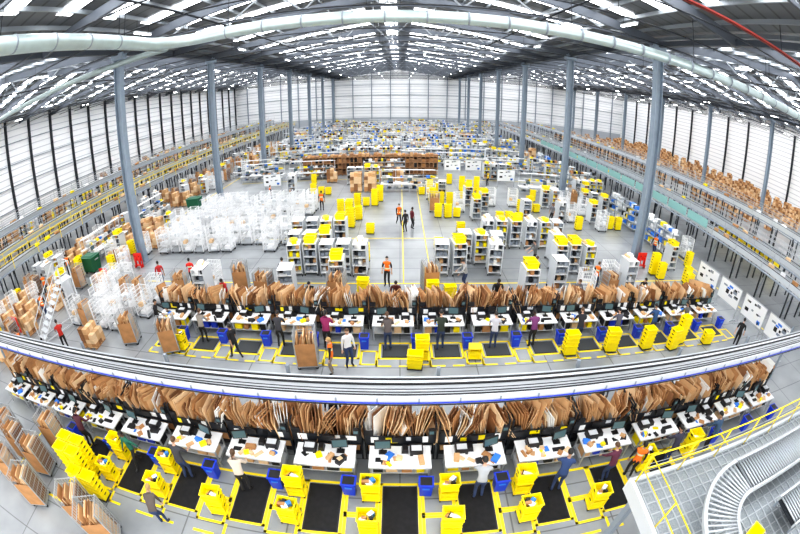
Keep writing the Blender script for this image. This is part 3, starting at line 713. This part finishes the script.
for x,y in((6.5,49),(9.2,49.2),(12.0,43.5),(-14,41.5)):putf('whiteboard',WB[0],x,y,0,(1,1,1.1))
m=MB();N=9
for i in range(N):m.box((0,i*.26,.27*(i+1)),(.75,.28,.03),LGREY)
for s in(-.4,.4):
    m.bar((s,-.2,.1),(s,N*.26-.1,.27*N+.0),.05,LGREY);m.bar((s,-.15,1.0),(s,N*.26-.2,.27*N+.95),.04,LGREY);m.bar((s,-.15,.1),(s,-.15,1.0),.04,LGREY)
    for i in range(2,N,2):m.bar((s,i*.26,.27*i),(s,i*.26,.27*i+1.1),.03,LGREY)
    m.bar((s,N*.26-.2,0.1),(s,N*.26-.2,.27*N+.95),.05,LGREY);m.bar((s,N*.26+.5,.1),(s,N*.26+.5,.27*N+.95),.05,LGREY);m.bar((s,-.15,.1),(s,N*.26+.5,.1),.05,LGREY)
    m.bar((s,N*.26-.2,.27*N+.95),(s,N*.26+.5,.27*N+.95),.04,LGREY)
    for y in(-.1,N*.26+.4):m.tube([(s-.03,y,.08),(s+.03,y,.08)],.08,BLACK,10)
m.box((0,N*.26+.15,.27*N),(.78,.75,.04),LGREY);m.bar((-.4,N*.26+.5,.27*N+.95),(.4,N*.26+.5,.27*N+.95),.04,LGREY)
put('mobile_step_ladder',m,(-20.4,12.0,0),-.3,(1.15,1.15,1.1));claim(-19.9,13.5,1.25,2.1)
for x,y,a in[(-16.3,22.4,.0),(-25,25,math.pi/2),(-25,33,math.pi/2),(14,33.5,0),(-9.6,22.8,0)]:putf('work_table',R.choice(WT),x,y,a)
# left side clutter
for j in range(15):
    for i in range(10):
        x=-28.2+i*1.35;y=9.6+j*1.5
        if x>-19.5 and y>13 or R.random()>.9:continue
        r=R.random();x+=R.uniform(-.1,.1);y+=R.uniform(-.1,.1)
        if r<.42:putf('pallet_of_boxes',PL[R.choice([0,0,1])],x,y,R.uniform(-.1,.1),(.9,.9,.75))
        elif r<.70:putf('roll_cage',R.choice(CG),x,y,R.uniform(-.2,.2))
        elif r<.84:putf('shelf_trolley',R.choice(WC),x,y,R.uniform(-.2,.2))
        elif r<.93:putf('yellow_tote_stack',R.choice(TS),x,y,R.uniform(-.2,.2))
for j in range(20):
    for i in range(4):
        x=-28+i*1.5;y=36+j*2.3
        if R.random()<.7:
            r=R.random()
            if r<.5:putf('roll_cage',R.choice(CG),x,y,R.uniform(-.3,.3))
            elif r<.7:putf('pallet_of_boxes',PL[0],x,y,R.uniform(-.1,.1))
            else:putf('shelf_trolley',R.choice(WC),x,y,R.uniform(-.2,.2))
for i in range(4):putf('pallet_of_boxes',PL[0],-8+i*2.6,46.,R.uniform(-.1,.1))
for j in range(5):
    for i in range(16):
        if R.random()<.28:putf(*R.choice([('roll_cage',R.choice(CG)),('roll_cage',R.choice(CG[2:])),('shelf_trolley',WC[2]),('shelf_trolley',R.choice(WC))]),3+i*1.1,29.5+j*2.1,R.uniform(-.1,.1))
Y=41.
while Y<127:
    x=-27.+R.uniform(0,2) if Y>45 else -15
    while x<(22 if Y<100 else 24):
        r=R.random()
        if Y<56 and -8<x<9 and R.random()<.65:x+=3;continue
        if r<.38:putf('work_table',R.choice(WT),x+3,Y,R.choice([0,0,math.pi]));x+=6.5
        elif r<.68:putf('storage_rack',R.choice(RK[:3]),x+2.5,Y,R.choice([0,math.pi]));x+=5.4
        elif r<.73:
            for q in range(2):putf('pallet_of_boxes',R.choice(PL[:2]),x+1+q*1.5,Y,R.uniform(-.1,.1))
            x+=3.6
        elif r<.84:
            for q in range(4):putf('shelf_trolley',R.choice(WC),x+.6+q*.95,Y,R.uniform(-.05,.05),K)
            x+=4
        elif r<.88:
            for q in range(2):putf('yellow_tote_stack',TS[1],x+.8+q*.8,Y,R.uniform(-.1,.1))
            x+=2.4
        else:x+=R.uniform(2,4)
    Y+=3.4 if Y<60 else 3.9
for i in range(9):putf('storage_rack',RK[1+i%2],21.2,26+i*6,math.pi/2)
for i in range(34):putf(*R.choice([('pallet_of_boxes',PL[0]),('roll_cage',R.choice(CG)),('yellow_tote_stack',TS[1]),('shelf_trolley',R.choice(WC))]),R.uniform(17.8,24.3),R.uniform(19,60),R.uniform(-.1,.1))
for i in range(10):
    for j in range(6):
        if R.random()<.8:putf('yellow_tote_stack',TS[2],33.0+j*.75,21+i*.9,R.uniform(-.1,.1))
for j in range(24):
    for i in range(12):
        if R.random()<.8:putf('pallet_of_boxes',R.choice(PL),45+i*2.8+R.uniform(-.3,.3),34+j*3.3+R.uniform(-.4,.4),R.uniform(-.1,.1))
for j in range(34):
    for x in(-44.3,-46.5,-49,-51.5,-53.6):
        if R.random()<.7:putf(*R.choice([('pallet_of_boxes',R.choice(PL)),('pallet_of_boxes',R.choice(PL)),('storage_rack',RK[0]),('yellow_tote_stack',TS[2])]),x+R.uniform(-.2,.2),12+j*3+R.uniform(-.3,.3),math.pi/2+R.uniform(-.05,.05))
# ------------------------------------------------------------------ camera, world
cam=bpy.data.cameras.new('camera');co=bpy.data.objects.new('camera',cam);sc.collection.objects.link(co);sc.camera=co
co.location=(0,0,10.3);co.rotation_euler=(math.radians(65),0,0)
cam.lens=15;cam.sensor_fit='HORIZONTAL';cam.sensor_width=36;cam.clip_end=500
cam.type='PANO'
cam.panorama_type='FISHEYE_EQUISOLID';cam.fisheye_lens=18.0;cam.fisheye_fov=math.radians(200)
w=bpy.data.worlds.new('world');sc.world=w;w.use_nodes=True;bg=w.node_tree.nodes['Background'];bg.inputs[0].default_value=(1.,.99,.97,1);bg.inputs[1].default_value=2.6
sc.view_settings.view_transform='Standard'
for lk in('Medium High Contrast','None'):
    try:
        sc.view_settings.look=lk;break
    except Exception:pass
